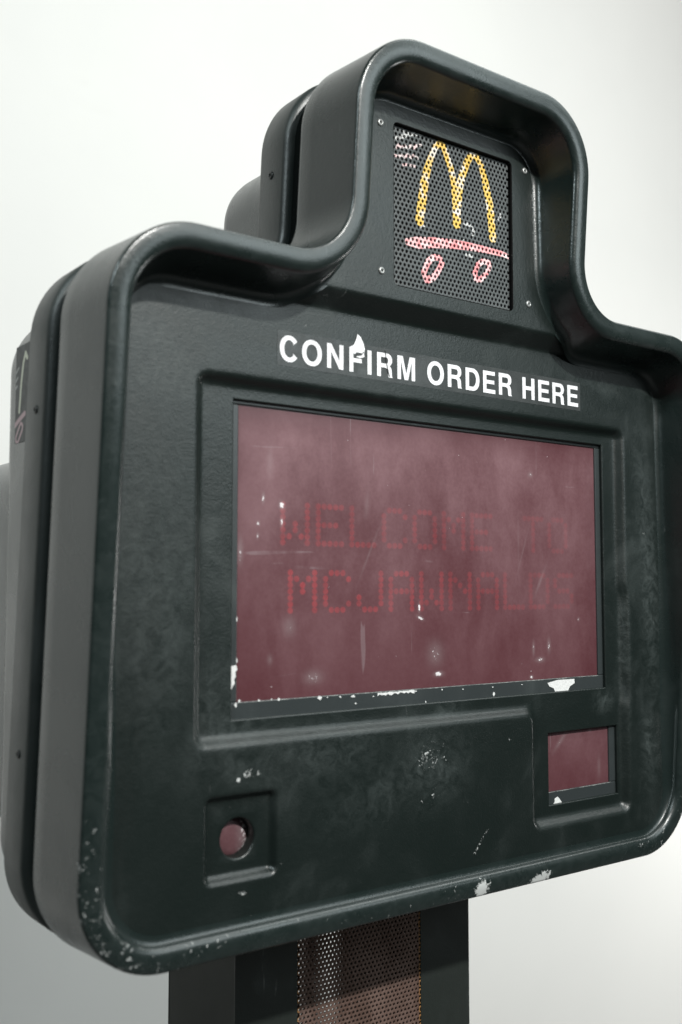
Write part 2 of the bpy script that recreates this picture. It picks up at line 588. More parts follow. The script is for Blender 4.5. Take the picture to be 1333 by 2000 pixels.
closed_rings('gasket', [(0.006, 0.0985), (0.004, 0.1008), (0.010, 0.105), (0.0125, 0.114), (0.010, 0.122), (0.005, 0.1262), (0.010, 0.130)], M['gap'])
flange = closed_rings('rear_shell', [(0.012, 0.1255), (0.0040, 0.1258), (-0.0005, 0.1272), (-0.0036, 0.1300), (-0.0052, 0.1345), (-0.0050, 0.178), (-0.0040, 0.1808), (-0.001, 0.1818), (0.016, 0.1822)], M['side_plastic'])
# rear housing: same silhouette, drawn in and lower
RH = [(-0.4395, -0.335, 0.08), (0.4395, -0.335, 0.08), (0.4395, 0.305, 0.075), (0.176, 0.305, 0.05), (0.176, 0.528, 0.080), (-0.176, 0.528, 0.080), (-0.176, 0.305, 0.05), (-0.4395, 0.305, 0.075)]
closed_rings('rear_housing', [(0.0, 0.090), (0.0, 0.196), (0.001, 0.204), (0.005, 0.211), (0.014, 0.217), (0.030, 0.219)], M['rear'], RH, cap=True, tilt=False)
RL = [(-0.437, -0.262, 0.05), (0.437, -0.262, 0.05), (0.437, 0.150, 0.05), (-0.437, 0.150, 0.05)]
closed_rings('rear_cover', [(0.0, 0.200), (0.0, 0.33), (0.004, 0.345), (0.020, 0.352)], M['rear'], RL, cap=True, tilt=False)

# ------------------------------------------------------------------ front panel: one moulded sheet, openings cut through
REC_D = 0.010
REC1 = (-0.322, 0.335, -0.154, 0.215)
REC2 = (0.152, 0.337, -0.294, 0.0)
SCR = (-0.2770, 0.3040, -0.1325, 0.1950)
WIN = (0.1880, 0.3255, -0.2730, -0.1810)
GRL = (-0.0870, 0.1040, 0.3390, 0.5285)
BTN = (-0.2685, -0.2450, 0.0415)
HOLE = (-0.2685, -0.2475, 0.0195)


def sd_box(x, z, b_, r):
    cx, cz = (b_[0] + b_[1]) / 2, (b_[2] + b_[3]) / 2
    hx, hz = (b_[1] - b_[0]) / 2 - r, (b_[3] - b_[2]) / 2 - r
    qx, qz = np.abs(x - cx) - hx, np.abs(z - cz) - hz
    return np.hypot(np.maximum(qx, 0), np.maximum(qz, 0)) + np.minimum(np.maximum(qx, qz), 0) - r


def panel_y(x, z):
    y = base_y(z)
    d1, d2 = sd_box(x, z, REC1, 0.012), sd_box(x, z, REC2, 0.012)
    k = 0.014
    h = np.clip(0.5 + 0.5 * (d2 - d1) / k, 0, 1)
    d = d2 * (1 - h) + d1 * h - k * h * (1 - h)
    y = y + REC_D * ramp(-d, 0.0066, 0.0015)
    db = sd_box(x, z, (BTN[0] - BTN[2], BTN[0] + BTN[2], BTN[1] - BTN[2], BTN[1] + BTN[2]), 0.008)
    y = y + 0.0085 * ramp(-db, 0.0048, 0.0010)
    return y


def axis(lo, hi, keys, coarse=0.0030, fine=0.0011, exact=()):
    a = list(np.arange(lo, hi, coarse))
    for k in keys:
        a += list(np.arange(k - 0.011, k + 0.0111, fine))
    a = sorted(a)
    out_ = []
    ex = sorted(exact)
    for q in a:
        if any(abs(q - e) < fine * 0.62 for e in ex):
            continue
        if not out_ or q - out_[-1] > fine * 0.75:
            out_.append(q)
    return np.array(sorted(out_ + ex))


ax = axis(-0.42, 0.42, (REC1[0], REC1[1], REC2[0], BTN[0] - BTN[2], BTN[0] + BTN[2]), exact=(SCR[0], SCR[1], WIN[0], WIN[1], GRL[0], GRL[1], HOLE[0] - 0.024, HOLE[0] + 0.024))
az = axis(-0.335, 0.566, (REC1[2], REC1[3], REC2[2], BTN[1] - BTN[2], BTN[1] + BTN[2], 0.3125), exact=(SCR[2], SCR[3], WIN[2], WIN[3], GRL[2], GRL[3], HOLE[1] - 0.024, HOLE[1] + 0.024))
GX, GZ = np.meshgrid(ax, az)
GY = panel_y(GX, GZ)
cx_, cz_ = (GX[:-1, :-1] + GX[1:, 1:]) / 2, (GZ[:-1, :-1] + GZ[1:, 1:]) / 2


def inside_poly(px_, pz_, poly):
    ins = np.zeros(px_.shape, bool)
    n = len(poly)
    for i in range(n):
        x1, z1 = poly[i]
        x2, z2 = poly[(i + 1) % n]
        if z1 == z2:
            continue
        c_ = ((z1 > pz_) != (z2 > pz_)) & (px_ < (x2 - x1) * (pz_ - z1) / (z2 - z1) + x1)
        ins ^= c_
    return ins


keep = inside_poly(cx_, cz_, pc)


def cut(r):
    return (cx_ > r[0]) & (cx_ < r[1]) & (cz_ > r[2]) & (cz_ < r[3])


keep &= ~(cut(SCR) | cut(WIN) | cut(GRL) | cut((HOLE[0] - 0.024, HOLE[0] + 0.024, HOLE[1] - 0.024, HOLE[1] + 0.024)))
ni = len(ax)
jj, ii = np.nonzero(keep)
idx = jj * ni + ii
faces = np.stack([idx, idx + 1, idx + 1 + ni, idx + ni], 1)
verts = np.stack([GX.ravel(), GY.ravel(), GZ.ravel()], 1)
used, inv = np.unique(faces, return_inverse=True)
verts, faces = verts[used], inv.reshape(faces.shape)
X, Z = verts[:, 0], verts[:, 2]
wear = blobs(X, Z, [
    blob(610, 1500, 60, 14, 0.1, 0.27), blob(760, 1430, 70, 8, 0.08, 0.29), blob(560, 1690, 70, 26, 0.2, 0.24), blob(1120, 1660, 60, 14, 0.25, 0.27), blob(330, 1330, 18, 60, 0.2, 0.25), blob(430, 1400, 14, 40, -0.3, 0.28),
    blob(900, 1560, 60, 40, 0.2, 0.27), blob(466, 1524, 3, 4, -0.5, 1.0), blob(484, 1515, 12, 11, 0, 0.62), blob(502, 1510, 14, 11, 0, 0.5), blob(476, 1745, 8, 5, -0.5, 0.62), blob(490, 1795, 4, 5, 0, 0.75), blob(483, 1782, 2, 2, 0, 0.6),
    blob(840, 1480, 46, 28, 0.2, 0.46), blob(845, 1560, 24, 22, 0.2, 0.46), blob(1000, 1440, 14, 12, 0.6, 0.42), blob(942, 1640, 40, 4, 0.85, 0.56), blob(985, 1590, 4, 4, 0.8, 0.5),
    blob(615, 640, 30, 10, 0, 0.40), blob(1260, 1042, 10, 4, 0.1, 0.5), blob(1245, 1590, 5, 3, 0.2, 0.45), blob(900, 685, 14, 6, 0, 0.40), blob(735, 610, 4, 3, 0, 0.5),
    blob(1120, 1625, 12, 3, -0.5, 0.34), blob(850, 1405, 20, 4, 0.1, 0.30), blob(700, 1650, 60, 20, 0.2, 0.2)])
film = blobs(X, Z, [
    blob(1265, 1100, 22, 170, 0.05, 0.42), blob(1270, 1450, 18, 60, 0.0, 0.40), blob(1180, 760, 40, 12, -0.1, 0.25), blob(330, 700, 50, 55, 0, 0.30), blob(310, 1150, 45, 130, 0, 0.28),
    blob(620, 1480, 90, 34, 0.1, 0.26), blob(470, 1400, 40, 60, -0.4, 0.26), blob(760, 1540, 90, 30, 0.2, 0.22), blob(1190, 1370, 18, 14, 0, 0.40), blob(845, 1500, 55, 36, 0, 0.34), blob(420, 1380, 24, 70, -0.4, 0.26), blob(1225, 1250, 8, 120, 0, 0.3),
    blob(880, 1390, 30, 10, 0, 0.28), blob(460, 1500, 25, 18, -0.4, 0.28)])
panel = mesh_obj('front_panel', verts, faces, M['plastic'], root, True, {'wear': wear, 'film': film})


def opening_walls(name, r, yf, yb, mat, parent, ch=0.0015):
    x0, x1, z0, z1 = r
    v, f = [], []
    for k, (q, y) in enumerate(((0.0, yf), (ch * 0.35, yf + ch * 0.1), (ch * 0.85, yf + ch * 0.55), (ch, yf + ch), (ch, yb))):
        v += [(x0 + q, y, z0 + q), (x1 - q, y, z0 + q), (x1 - q, y, z1 - q), (x0 + q, y, z1 - q)]
        if k:
            f += [[4 * k - 4 + i, 4 * k - 4 + (i + 1) % 4, 4 * k + (i + 1) % 4, 4 * k + i] for i in range(4)]
    return mesh_obj(name, v, f, mat, parent)


opening_walls('screen_opening', SCR, REC_D, REC_D + 0.007, M['plastic'], panel)
opening_walls('window_opening', WIN, REC_D, REC_D + 0.007, M['plastic'], panel)
opening_walls('grille_opening', GRL, TAB_Y, TAB_Y + 0.008, M['inner'], panel)
# rounded inner corners of the grille opening
for sx, xx in ((1, GRL[0]), (-1, GRL[1])):
    for sz, zz in ((1, GRL[2]), (-1, GRL[3])):
        R = 0.007
        v = [(xx, TAB_Y, zz)] + [(xx + sx * R * (1 - math.sin(a)), TAB_Y, zz + sz * R * (1 - math.cos(a))) for a in np.linspace(0, math.pi / 2, 8)]
        v += [(q[0], q[1] + 0.006, q[2]) for q in v]
        f = [[0, k, k + 1] for k in range(1, 8)] + [[k, k + 1, k + 10, k + 9] for k in range(1, 8)]
        mesh_obj('opening_corner', v, f, M['plastic'], panel)

# ------------------------------------------------------------------ display window
Y_BZ = REC_D + 0.0045


def frame_bars(name, r, bars, y0, y1, parent):
    """bars: left, right, bottom, top widths; mitred by butting, each bar a sub-part"""
    x0, x1, z0, z1 = r
    l, ri_, bo, to = bars
    e = 0.004
    lst = []
    if bo:
        lst.append((x0 - e, x1 + e, z0 - e, z0 + bo))
    if to:
        lst.append((x0 - e, x1 + e, z1 - to, z1 + e))
    zz0, zz1 = z0 + bo + 0.0002, z1 - to - 0.0002
    if l:
        lst.append((x0 - e, x0 + l, zz0, zz1))
    if ri_:
        lst.append((x1 - ri_, x1 + e, zz0, zz1))
    objs = []
    for q in lst:
        v, f = box_vf(q[0], q[1], y0, y1, q[2], q[3])
        o = mesh_obj('bezel_bar', v, f, M['bezel'], parent)
        objs.append(bevel(o, 0.0011))
    return objs


def grid_sheet(name, r, y, step, mat, parent, marks, film_fn):
    gx, gz = np.arange(r[0], r[1] + step, step), np.arange(r[2], r[3] + step, step)
    gx[-1], gz[-1] = r[1], r[3]
    A_, B_ = np.meshgrid(gx, gz)
    v = np.stack([A_.ravel(), np.full(A_.size, y), B_.ravel()], 1)
    n = len(gx)
    q = (np.arange(len(gz) - 1)[:, None] * n + np.arange(n - 1)[None]).ravel()
    f = np.stack([q, q + 1, q + 1 + n, q + n], 1)
    return mesh_obj(name, v, f, mat, parent, True, {'wear': blobs(v[:, 0], v[:, 2], marks), 'film': film_fn(v[:, 0], v[:, 2])})


GLASS_Y = Y_BZ + 0.0022
gm = [blob(532, 970, 1.2, 5, 0, 1.0), blob(568, 985, 3, 4, 0.3, 1.0), blob(568, 1018, 1.8, 5, 0, 0.9), blob(522, 1020, 1.5, 2, 0, 0.9), blob(521, 1045, 1.2, 3, 0, 0.8),
      blob(486, 1075, 3.4, 13, 0, 0.55), blob(838, 1188, 1.6, 5, 0, 1.0), blob(840, 1207, 5, 1.8, -0.4, 1.0), blob(870, 1278, 12, 14, 0, 0.47), blob(876, 1318, 7, 3, 0, 0.9),
      blob(630, 1325, 12, 7, 0, 0.50), blob(583, 1225, 8, 10, 0, 0.40), blob(1062, 1268, 2, 8, 0, 0.6), blob(1092, 1262, 3, 8, 0, 0.6), blob(1075, 1290, 8, 3, 0, 0.6), blob(1058, 1324, 3, 2, 0, 0.8),
      blob(545, 1290, 3, 5, 0, 0.4), blob(545, 900, 4, 14, 0, 0.24), blob(1055, 925, 4, 3, 0, 0.5), blob(735, 985, 3, 14, -0.1, 0.22), blob(1075, 1135, 2, 18, -0.5, 0.34),
      blob(740, 1080, 1.2, 30, -0.45, 0.3), blob(1032, 1060, 0.8, 30, 0.0, 0.3), blob(1040, 1080, 0.9, 26, -0.35, 0.3), blob(1150, 1210, 2, 2, 0, 0.6)]


def screen_film(x, z):
    u = np.clip((z - SCR[2]) / (SCR[3] - SCR[2]), 0, 1)
    top = np.clip((SCR[3] - 0.006 - z) / 0.03, 0, 1)
    left = np.clip((x - SCR[0]) / 0.05, 0, 1)
    right = np.clip((SCR[1] - x) / 0.03, 0, 1)
    return (0.52 + 0.78 * u) * (0.45 + 0.55 * top) * (0.68 + 0.32 * left) * (0.75 + 0.25 * right)


GL = (SCR[0] + 0.003, SCR[1] - 0.003, SCR[2] + 0.003, SCR[3] - 0.002)
screen = grid_sheet('display_screen', GL, GLASS_Y, 0.0016, M['glass'], root, gm, screen_film)
screen['label'] = 'scuffed dark red display window reading WELCOME TO MCJAWNALDS'
frame_bars('bezel', SCR, (0.0100, 0.0105, 0.0180, 0.0050), Y_BZ, Y_BZ + 0.006, screen)
v, f = box_vf(SCR[0] - 0.005, SCR[1] + 0.005, 0.0312, 0.034, SCR[2] - 0.005, SCR[3] + 0.005)
mesh_obj('circuit_board', v, f, M['board'], screen)

FONT = {'W': '10001 10001 10001 10101 10101 11011 10001', 'E': '11111 10000 10000 11110 10000 10000 11111', 'L': '10000 10000 10000 10000 10000 10000 11111',
        'C': '01110 10001 10000 10000 10000 10001 01110', 'O': '01110 10001 10001 10001 10001 10001 01110', 'M': '10001 11011 10101 10101 10001 10001 10001',
        'T': '11111 00100 00100 00100 00100 00100 00100', 'J': '00001 00001 00001 00001 10001 10001 01110', 'A': '01110 10001 10001 11111 10001 10001 10001',
        'N': '10001 11001 10101 10011 10001 10001 10001', 'D': '11110 10001 10001 10001 10001 10001 11110', 'S': '01111 10000 10000 01110 00001 00001 11110'}
DPX, DPZ, LED_Y = 0.0080, 0.00680, 0.0300


def led_letter(ch, x0, ztop, mat):
    v, f = [], []
    for r, row in enumerate(FONT[ch].split()):
        for c_, bit in enumerate(row):
            if bit == '1':
                n = len(v)
                cx, cz = x0 + c_ * DPX, ztop - r * DPZ
                for k in range(8):
                    a = math.tau * k / 8
                    v.append((cx + 0.0033 * math.cos(a), LED_Y, cz + 0.0035 * math.sin(a)))
                v.append((cx, LED_Y - 0.0008, cz))
                f += [[n + k, n + (k + 1) % 8, n + 8] for k in range(8)]
                for k in range(8):
                    v.append((v[n + k][0], LED_Y + 0.0014, v[n + k][2]))
                f += [[n + k, n + 9 + k, n + 9 + (k + 1) % 8, n + (k + 1) % 8] for k in range(8)]
    return mesh_obj('led_letter', v, f, mat, screen)


for txt, xs, zt, s0, s1 in (('WELCOME TO', -0.201, 0.0905, 0.22, 0.17), ('MCJAWNALDS', -0.191, 0.0175, 0.38, 0.17)):
    for i, ch in enumerate(txt):
        if ch != ' ':
            t = i / 9.0
            led_letter(ch, xs + i * 0.0467, zt, led_mat(ch, s0 * (1 - t) ** 1.3 + s1))

wgl = (WIN[0] - 0.002, WIN[1] - 0.003, WIN[2] + 0.003, WIN[3] + 0.003)
small = grid_sheet('small_display_window', wgl, GLASS_Y, 0.0016, M['glass'], root,
                   [blob(1115, 1450, 16, 3, 0.75, 0.42), blob(1172, 1428, 3, 2, 0, 0.6), blob(1190, 1500, 3, 14, 0, 0.25), blob(1075, 1528, 2, 2, 0, 0.8)],
                   lambda x, z: 0.42 + 0.5 * np.clip((z - WIN[2]) / 0.09, 0, 1))
frame_bars('bezel', WIN, (0.0, 0.0130, 0.0165, 0.0), Y_BZ, Y_BZ + 0.006, small)
v, f = box_vf(WIN[0] - 0.005, WIN[1] + 0.005, 0.0262, 0.029, WIN[2] - 0.005, WIN[3] + 0.005)
mesh_obj('circuit_board', v, f, M['board'], small)


# ------------------------------------------------------------------ paint chips on the bezels
def flat_poly(name, pts, y, mat, parent, th=0.0003):
    """a thin raised flake with the given (x, z) outline"""
    n = len(pts)
    a2 = sum(pts[i][0] * pts[(i + 1) % n][1] - pts[(i + 1) % n][0] * pts[i][1] for i in range(n))
    if a2 < 0:
        pts = pts[::-1]
    v = [(p[0], y, p[1]) for p in pts] + [(p[0], y + th, p[1]) for p in pts]
    f = [list(range(n))] + [[i, i + n, (i + 1) % n + n, (i + 1) % n] for i in range(n)]
    return mesh_obj(name, v, f, mat, parent)


def ragged(cx, cz, rx, rz, n=14, j=0.35):
    return [(cx + rx * math.cos(math.tau * k / n) * (1 + rnd.uniform(-j, j)), cz + rz * math.sin(math.tau * k / n) * (1 + rnd.uniform(-j, j))) for k in range(n)]


def px_poly(pts, y):
    return [P(a, c_, y) for a, c_ in pts]


CHY = Y_BZ - 0.0004
flat_poly('paint_chip', px_poly([(450, 1302), (462, 1299), (464, 1308), (460, 1313), (461, 1322), (458, 1327), (459, 1336), (455, 1340), (452, 1348), (445, 1348), (444, 1338), (447, 1330), (446, 1318), (449, 1312)], CHY), CHY, M['chip'], screen)
flat_poly('paint_chip', px_poly([(1070, 1334), (1090, 1328), (1122, 1326), (1123, 1334), (1114, 1340), (1110, 1349), (1102, 1353), (1086, 1354), (1082, 1344), (1074, 1341)], CHY), CHY, M['chip'], screen)
flat_poly('paint_chip', px_poly([(1084, 1560), (1090, 1556), (1094, 1561), (1098, 1567), (1095, 1573), (1082, 1576), (1078, 1574), (1084, 1567)], CHY), CHY, M['chip'], small)
strip = []
for k in range(19):
    strip.append((738 + k * 4.0, 1353.5 - k * 0.31 + rnd.uniform(-0.6, 0.6)))
for k in range(18, -1, -1):
    strip.append((738 + k * 4.0, 1357.5 - k * 0.31 + rnd.uniform(-1.8, 2.4)))
flat_poly('paint_chip', px_poly(strip, CHY), CHY, M['chip'], screen)
for (a, c_, rx, rz) in ((625, 1363, 2.6, 2.2), (461, 1377, 1.6, 2.0), (468, 1369, 1.6, 1.2), (506, 1368, 1.2, 0.9), (545, 1366, 1.5, 1.2), (531, 1366, 0.8, 0.8), (665, 1361, 1.6, 0.9), (690, 1360, 2.6, 1.2),
                        (695, 1374, 1.0, 0.9), (730, 1360, 1.0, 0.6), (832, 1371, 0.7, 1.2), (965, 1356, 1.7, 2.4), (864, 1347, 0.9, 0.8), (963, 1342, 1.1, 0.6), (812, 1350, 2.0, 0.7), (640, 1362, 1.0, 0.6),
                        (1020, 1337, 1.2, 0.5), (905, 1346, 1.2, 0.5), (463, 1290, 0.6, 3.0), (463, 1210, 0.5, 2.5)):
    x, z = P(a, c_, CHY)
    flat_poly('paint_chip', ragged(x, z, rx / 1000, rz / 1000), CHY, M['chip'], screen)

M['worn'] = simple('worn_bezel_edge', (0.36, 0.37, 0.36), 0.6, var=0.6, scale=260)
zb = SCR[2] + 0.0180
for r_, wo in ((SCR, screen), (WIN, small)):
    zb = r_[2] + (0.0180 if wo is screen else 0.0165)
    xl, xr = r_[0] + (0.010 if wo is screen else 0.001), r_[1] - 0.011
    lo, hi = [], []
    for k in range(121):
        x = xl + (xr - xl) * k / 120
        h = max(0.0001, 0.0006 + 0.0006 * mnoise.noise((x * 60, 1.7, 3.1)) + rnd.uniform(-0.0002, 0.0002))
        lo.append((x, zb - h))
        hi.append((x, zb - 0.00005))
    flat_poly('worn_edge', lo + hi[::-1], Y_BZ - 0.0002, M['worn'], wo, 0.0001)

# ------------------------------------------------------------------ push-button recess with its lens
BY = 0.0085
v, f = [], []
N = 40
Rsq = 0.024


def sq(a):
    c_, s_ = math.cos(a), math.sin(a)
    k = Rsq / max(abs(c_), abs(s_))
    return HOLE[0] + k * c_, HOLE[1] + k * s_


prof = [(None, 0.0), (0.0215, 0.0), (0.0200, 0.0006), (0.0195, 0.0022), (0.0190, 0.015)]
for r_, dy in prof:
    for k in range(N):
        a = math.tau * (k + 0.5) / N if False else math.tau * k / N
        if r_ is None:
            x, z = sq(a)
        else:
            x, z = HOLE[0] + r_ * math.cos(a), HOLE[1] + r_ * math.sin(a)
        v.append((x, BY + dy, z))
for j in range(len(prof) - 1):
    f += [[j * N + k, j * N + (k + 1) % N, (j + 1) * N + (k + 1) % N, (j + 1) * N + k] for k in range(N)]
lens_ring = mesh_obj('lens_surround', v, f, M['plastic'], root, True)
v = [(HOLE[0], BY + 0.0105, HOLE[1])]
f = []
for j, (r_, dy) in enumerate(((0.006, 0.0107), (0.012, 0.0112), (0.0165, 0.0122), (0.0192, 0.0140))):
    for k in range(N):
        a = math.tau * k / N
        v.append((HOLE[0] + r_ * math.cos(a), BY + dy, HOLE[1] + r_ * math.sin(a)))
    if j == 0:
        f += [[0, 1 + (k + 1) % N, 1 + k] for k in range(N)]
    else:
        f += [[1 + (j - 1) * N + k, 1 + (j - 1) * N + (k + 1) % N, 1 + j * N + (k + 1) % N, 1 + j * N + k] for k in range(N)]
vv = np.array(v)
lens = mesh_obj('lens', v, f, M['lens'], lens_ring, True, {'film': np.full(len(v), 1.25), 'wear': 0.55 * np.clip((vv[:, 0] - HOLE[0] - 0.002) / 0.01, 0, 1)})
v, f = box_vf(HOLE[0] - 0.03, HOLE[0] + 0.03, BY + 0.018, BY + 0.02, HOLE[1] - 0.03, HOLE[1] + 0.03)
mesh_obj('lens_backing', v, f, M['board'], lens_ring)

# ------------------------------------------------------------------ vinyl lettering
def ell(cx, cz, rx, rz, a0, a1, n, e=2.0):
    o = []
    for k in range(n + 1):
        a = math.radians(a0 + (a1 - a0) * k / n)
        c_, s_ = math.cos(a), math.sin(a)
        o.append((cx + rx * math.copysign(abs(c_) ** (2 / e), c_), cz + rz * math.copysign(abs(s_) ** (2 / e), s_)))
    return o


S = 146
GLY = {
    'C': (676, [ell(365, 360, 322, 375, 36, 324, 36, 2.1) + [(478, 250)] + ell(365, 360, 172, 246, 332, 28, 30, 2.1)[1:-1] + [(478, 470)]]),
    'O': (778, [ell(389, 360, 346, 375, 0, 360, 44, 2.1)[:-1], ell(389, 360, 194, 246, 0, 360, 36, 2.1)[:-1]]),
    'N': (722, [[(68, 0), (211, 0), (211, 482), (507, 0), (654, 0), (654, 720), (511, 720), (511, 238), (219, 720), (68, 720)]]),
    'F': (611, [[(74, 0), (222, 0), (222, 292), (534, 292), (534, 416), (222, 416), (222, 594), (572, 594), (572, 720), (74, 720)]]),
    'I': (278, [[(64, 0), (214, 0), (214, 720), (64, 720)]]),
    'E': (667, [[(76, 0), (622, 0), (622, 128), (224, 128), (224, 308), (580, 308), (580, 430), (224, 430), (224, 594), (608, 594), (608, 720), (76, 720)]]),
    'H': (722, [[(70, 0), (220, 0), (220, 306), (500, 306), (500, 0), (650, 0), (650, 720), (500, 720), (500, 434), (220, 434), (220, 720), (70, 720)]]),
    'M': (833, [[(66, 0), (206, 0), (206, 560), (346, 0), (488, 0), (628, 560), (628, 0), (768, 0), (768, 720), (556, 720), (418, 180), (278, 720), (66, 720)]]),
    'D': (722, [[(72, 0), (370, 0)] + ell(370, 360, 310, 360, -90, 90, 26, 2.2)[1:-1] + [(370, 720), (72, 720)], [(222, 126), (345, 126)] + ell(345, 360, 182, 234, -90, 90, 22, 2.2)[1:-1] + [(345, 594), (222, 594)]]),
    'R': (722, [[(74, 0), (222, 0), (222, 280), (395, 280), (470, 250), (490, 190), (498, 60), (515, 0), (675, 0), (645, 50), (638, 220), (610, 300), (550, 345)] + ell(440, 522, 214, 198, -58, 90, 18, 2.2) + [(74, 720)],
                [(222, 402), (420, 402)] + ell(420, 498, 82, 96, -90, 90, 14, 2.2)[1:-1] + [(420, 594), (222, 594)]]),
}
BASE_Z, CAP = 0.2385, 0.0272
K = CAP / 720


def glyph_obj(ch, x, parent, y, zoff=0.0):
    cu = bpy.data.curves.new('letter', 'CURVE')
    cu.dimensions, cu.fill_mode = '2D', 'BOTH'
    cu.extrude = 0.00015
    for cyc in GLY[ch][1]:
        s_ = cu.splines.new('POLY')
        s_.points.add(len(cyc) - 1)
        for p_, q in zip(s_.points, cyc):
            p_.co = (q[0] * K, q[1] * K, 0, 1)
        s_.use_cyclic_u = True
    t = bpy.data.objects.new('tmp', cu)
    sc.collection.objects.link(t)
    dg = bpy.context.evaluated_depsgraph_get()
    me = bpy.data.meshes.new_from_object(t.evaluated_get(dg))
    bpy.data.objects.remove(t)
    me.transform(Matrix(((1, 0, 0, x), (0, 0, -1, y), (0, 1, 0, BASE_Z + zoff), (0, 0, 0, 1))))
    me.materials.clear()
    me.materials.append(M['white_vinyl'])
    o = bpy.data.objects.new('letter', me)
    sc.collection.objects.link(o)
    o.parent = parent
    return o


tz0, tz1 = BASE_Z - 0.0050, BASE_Z + 0.0325
v, f = box_vf(-0.2295, 0.2485, -0.00035, -0.0001, tz0, tz1)
tape = mesh_obj('lettering_strip', v, f, M['tape'], root)
tape['label'] = 'clear adhesive strip with white capital letters CONFIRM ORDER HERE'
for word, xa, xb in (('CONFIRM', -0.2265, -0.0390), ('ORDER', -0.0205, 0.1195), ('HERE', 0.1380, 0.2435)):
    tot = sum(GLY[c_][0] for c_ in word) * K
    gap_ = ((xb - xa) - tot + 100 * K) / (len(word) - 1)
    x = xa - 50 * K
    for c_ in word:
        glyph_obj(c_, x, tape, -0.0006, rnd.uniform(-0.0003, 0.0003))
        x += GLY[c_][0] * K + gap_


def zpx(pts, ox, oy, sc_):
    return [(ox + a / sc_, oy + c_ / sc_) for a, c_ in pts]


flat_poly('torn_flake', px_poly(zpx([(745, 100), (775, 130), (798, 185), (810, 232), (803, 262), (788, 250), (766, 246), (740, 256), (724, 274), (690, 262), (672, 215), (712, 195), (733, 150)], 530, 630, 4.443), 0), -0.0010, M['white_vinyl'], tape)
flat_poly('torn_flake', px_poly(zpx([(800, 262), (806, 300), (770, 312), (735, 300), (742, 292), (778, 290), (790, 276)], 530, 630, 4.443), 0), -0.0010, M['white_vinyl'], tape)
flat_poly('crack', px_poly(zpx([(984, 240), (989, 240), (994, 300), (1004, 372), (1019, 440), (1026, 470), (1019, 470), (1010, 440), (998, 374), (989, 300)], 530, 630, 4.443), 0), -0.0011, M['crack'], tape)


# ------------------------------------------------------------------ perforated sheets
def perforated(name, x0, x1, z0, z1, y, p, r, th, mat, parent, attr_fn=None, phase=(0, 0), zs=1.0):
    N_ = 12
    rowp = p * math.sqrt(3) / 2
    R = p / math.sqrt(3)
    hexp, hol, mid_ = [], [], []
    for k in range(N_):
        a = math.tau * k / N_ + math.pi / 2
        rr = R if k % 2 == 0 else p / 2
        hexp.append((rr * math.cos(a), rr * math.sin(a)))
        hol.append((r * math.cos(a), r * math.sin(a)))
        mid_.append(((hexp[-1][0] + hol[-1][0]) / 2, (hexp[-1][1] + hol[-1][1]) / 2))
    rows = int((z1 - z0) / rowp / zs) + 1
    cols = int((x1 - x0) / p) + 1
    cen = np.array([(x0 + phase[0] + (i + 0.5 * (j % 2)) * p, z0 + phase[1] + j * rowp * zs) for j in range(rows) for i in range(cols)])
    tpl = np.array(hexp + mid_ + hol + hol) * np.array([1.0, zs])
    ty = np.array([0] * 3 * N_ + [th] * N_)
    n = len(tpl)
    v = np.zeros((len(cen), n, 3))
    v[:, :, 0] = cen[:, None, 0] + tpl[None, :, 0]
    v[:, :, 2] = cen[:, None, 1] + tpl[None, :, 1]
    v[:, :, 1] = y + ty[None]
    v = v.reshape(-1, 3)
    ft = [[j * N_ + k, j * N_ + (k + 1) % N_, (j + 1) * N_ + (k + 1) % N_, (j + 1) * N_ + k] for j in range(3) for k in range(N_)]
    f = (np.array(ft)[None] + (np.arange(len(cen)) * n)[:, None, None]).reshape(-1, 4)
    return mesh_obj(name, v, f, mat, parent, False, attr_fn(v[:, 0], v[:, 2]) if attr_fn else None)


GR_Y = TAB_Y + 0.0055


def d_poly(x, z, pts, closed=False):
    """signed distance to a brush stroke: pixels (px, py, half width in px)"""
    q = [(*P(a, c_, GR_Y), w * 0.69 / 1000) for a, c_, w in pts]
    best = np.full(x.shape, 1.0)
    seq = list(zip(q[:-1], q[1:])) + ([(q[-1], q[0])] if closed else [])
    for (ax_, az_, aw), (bx, bz, bw) in seq:
        dx, dz = bx - ax_, bz - az_
        t = np.clip(((x - ax_) * dx + (z - az_) * dz) / (dx * dx + dz * dz), 0, 1)
        best = np.minimum(best, np.hypot(x - ax_ - t * dx, z - az_ - t * dz) - (aw + (bw - aw) * t))
    return best


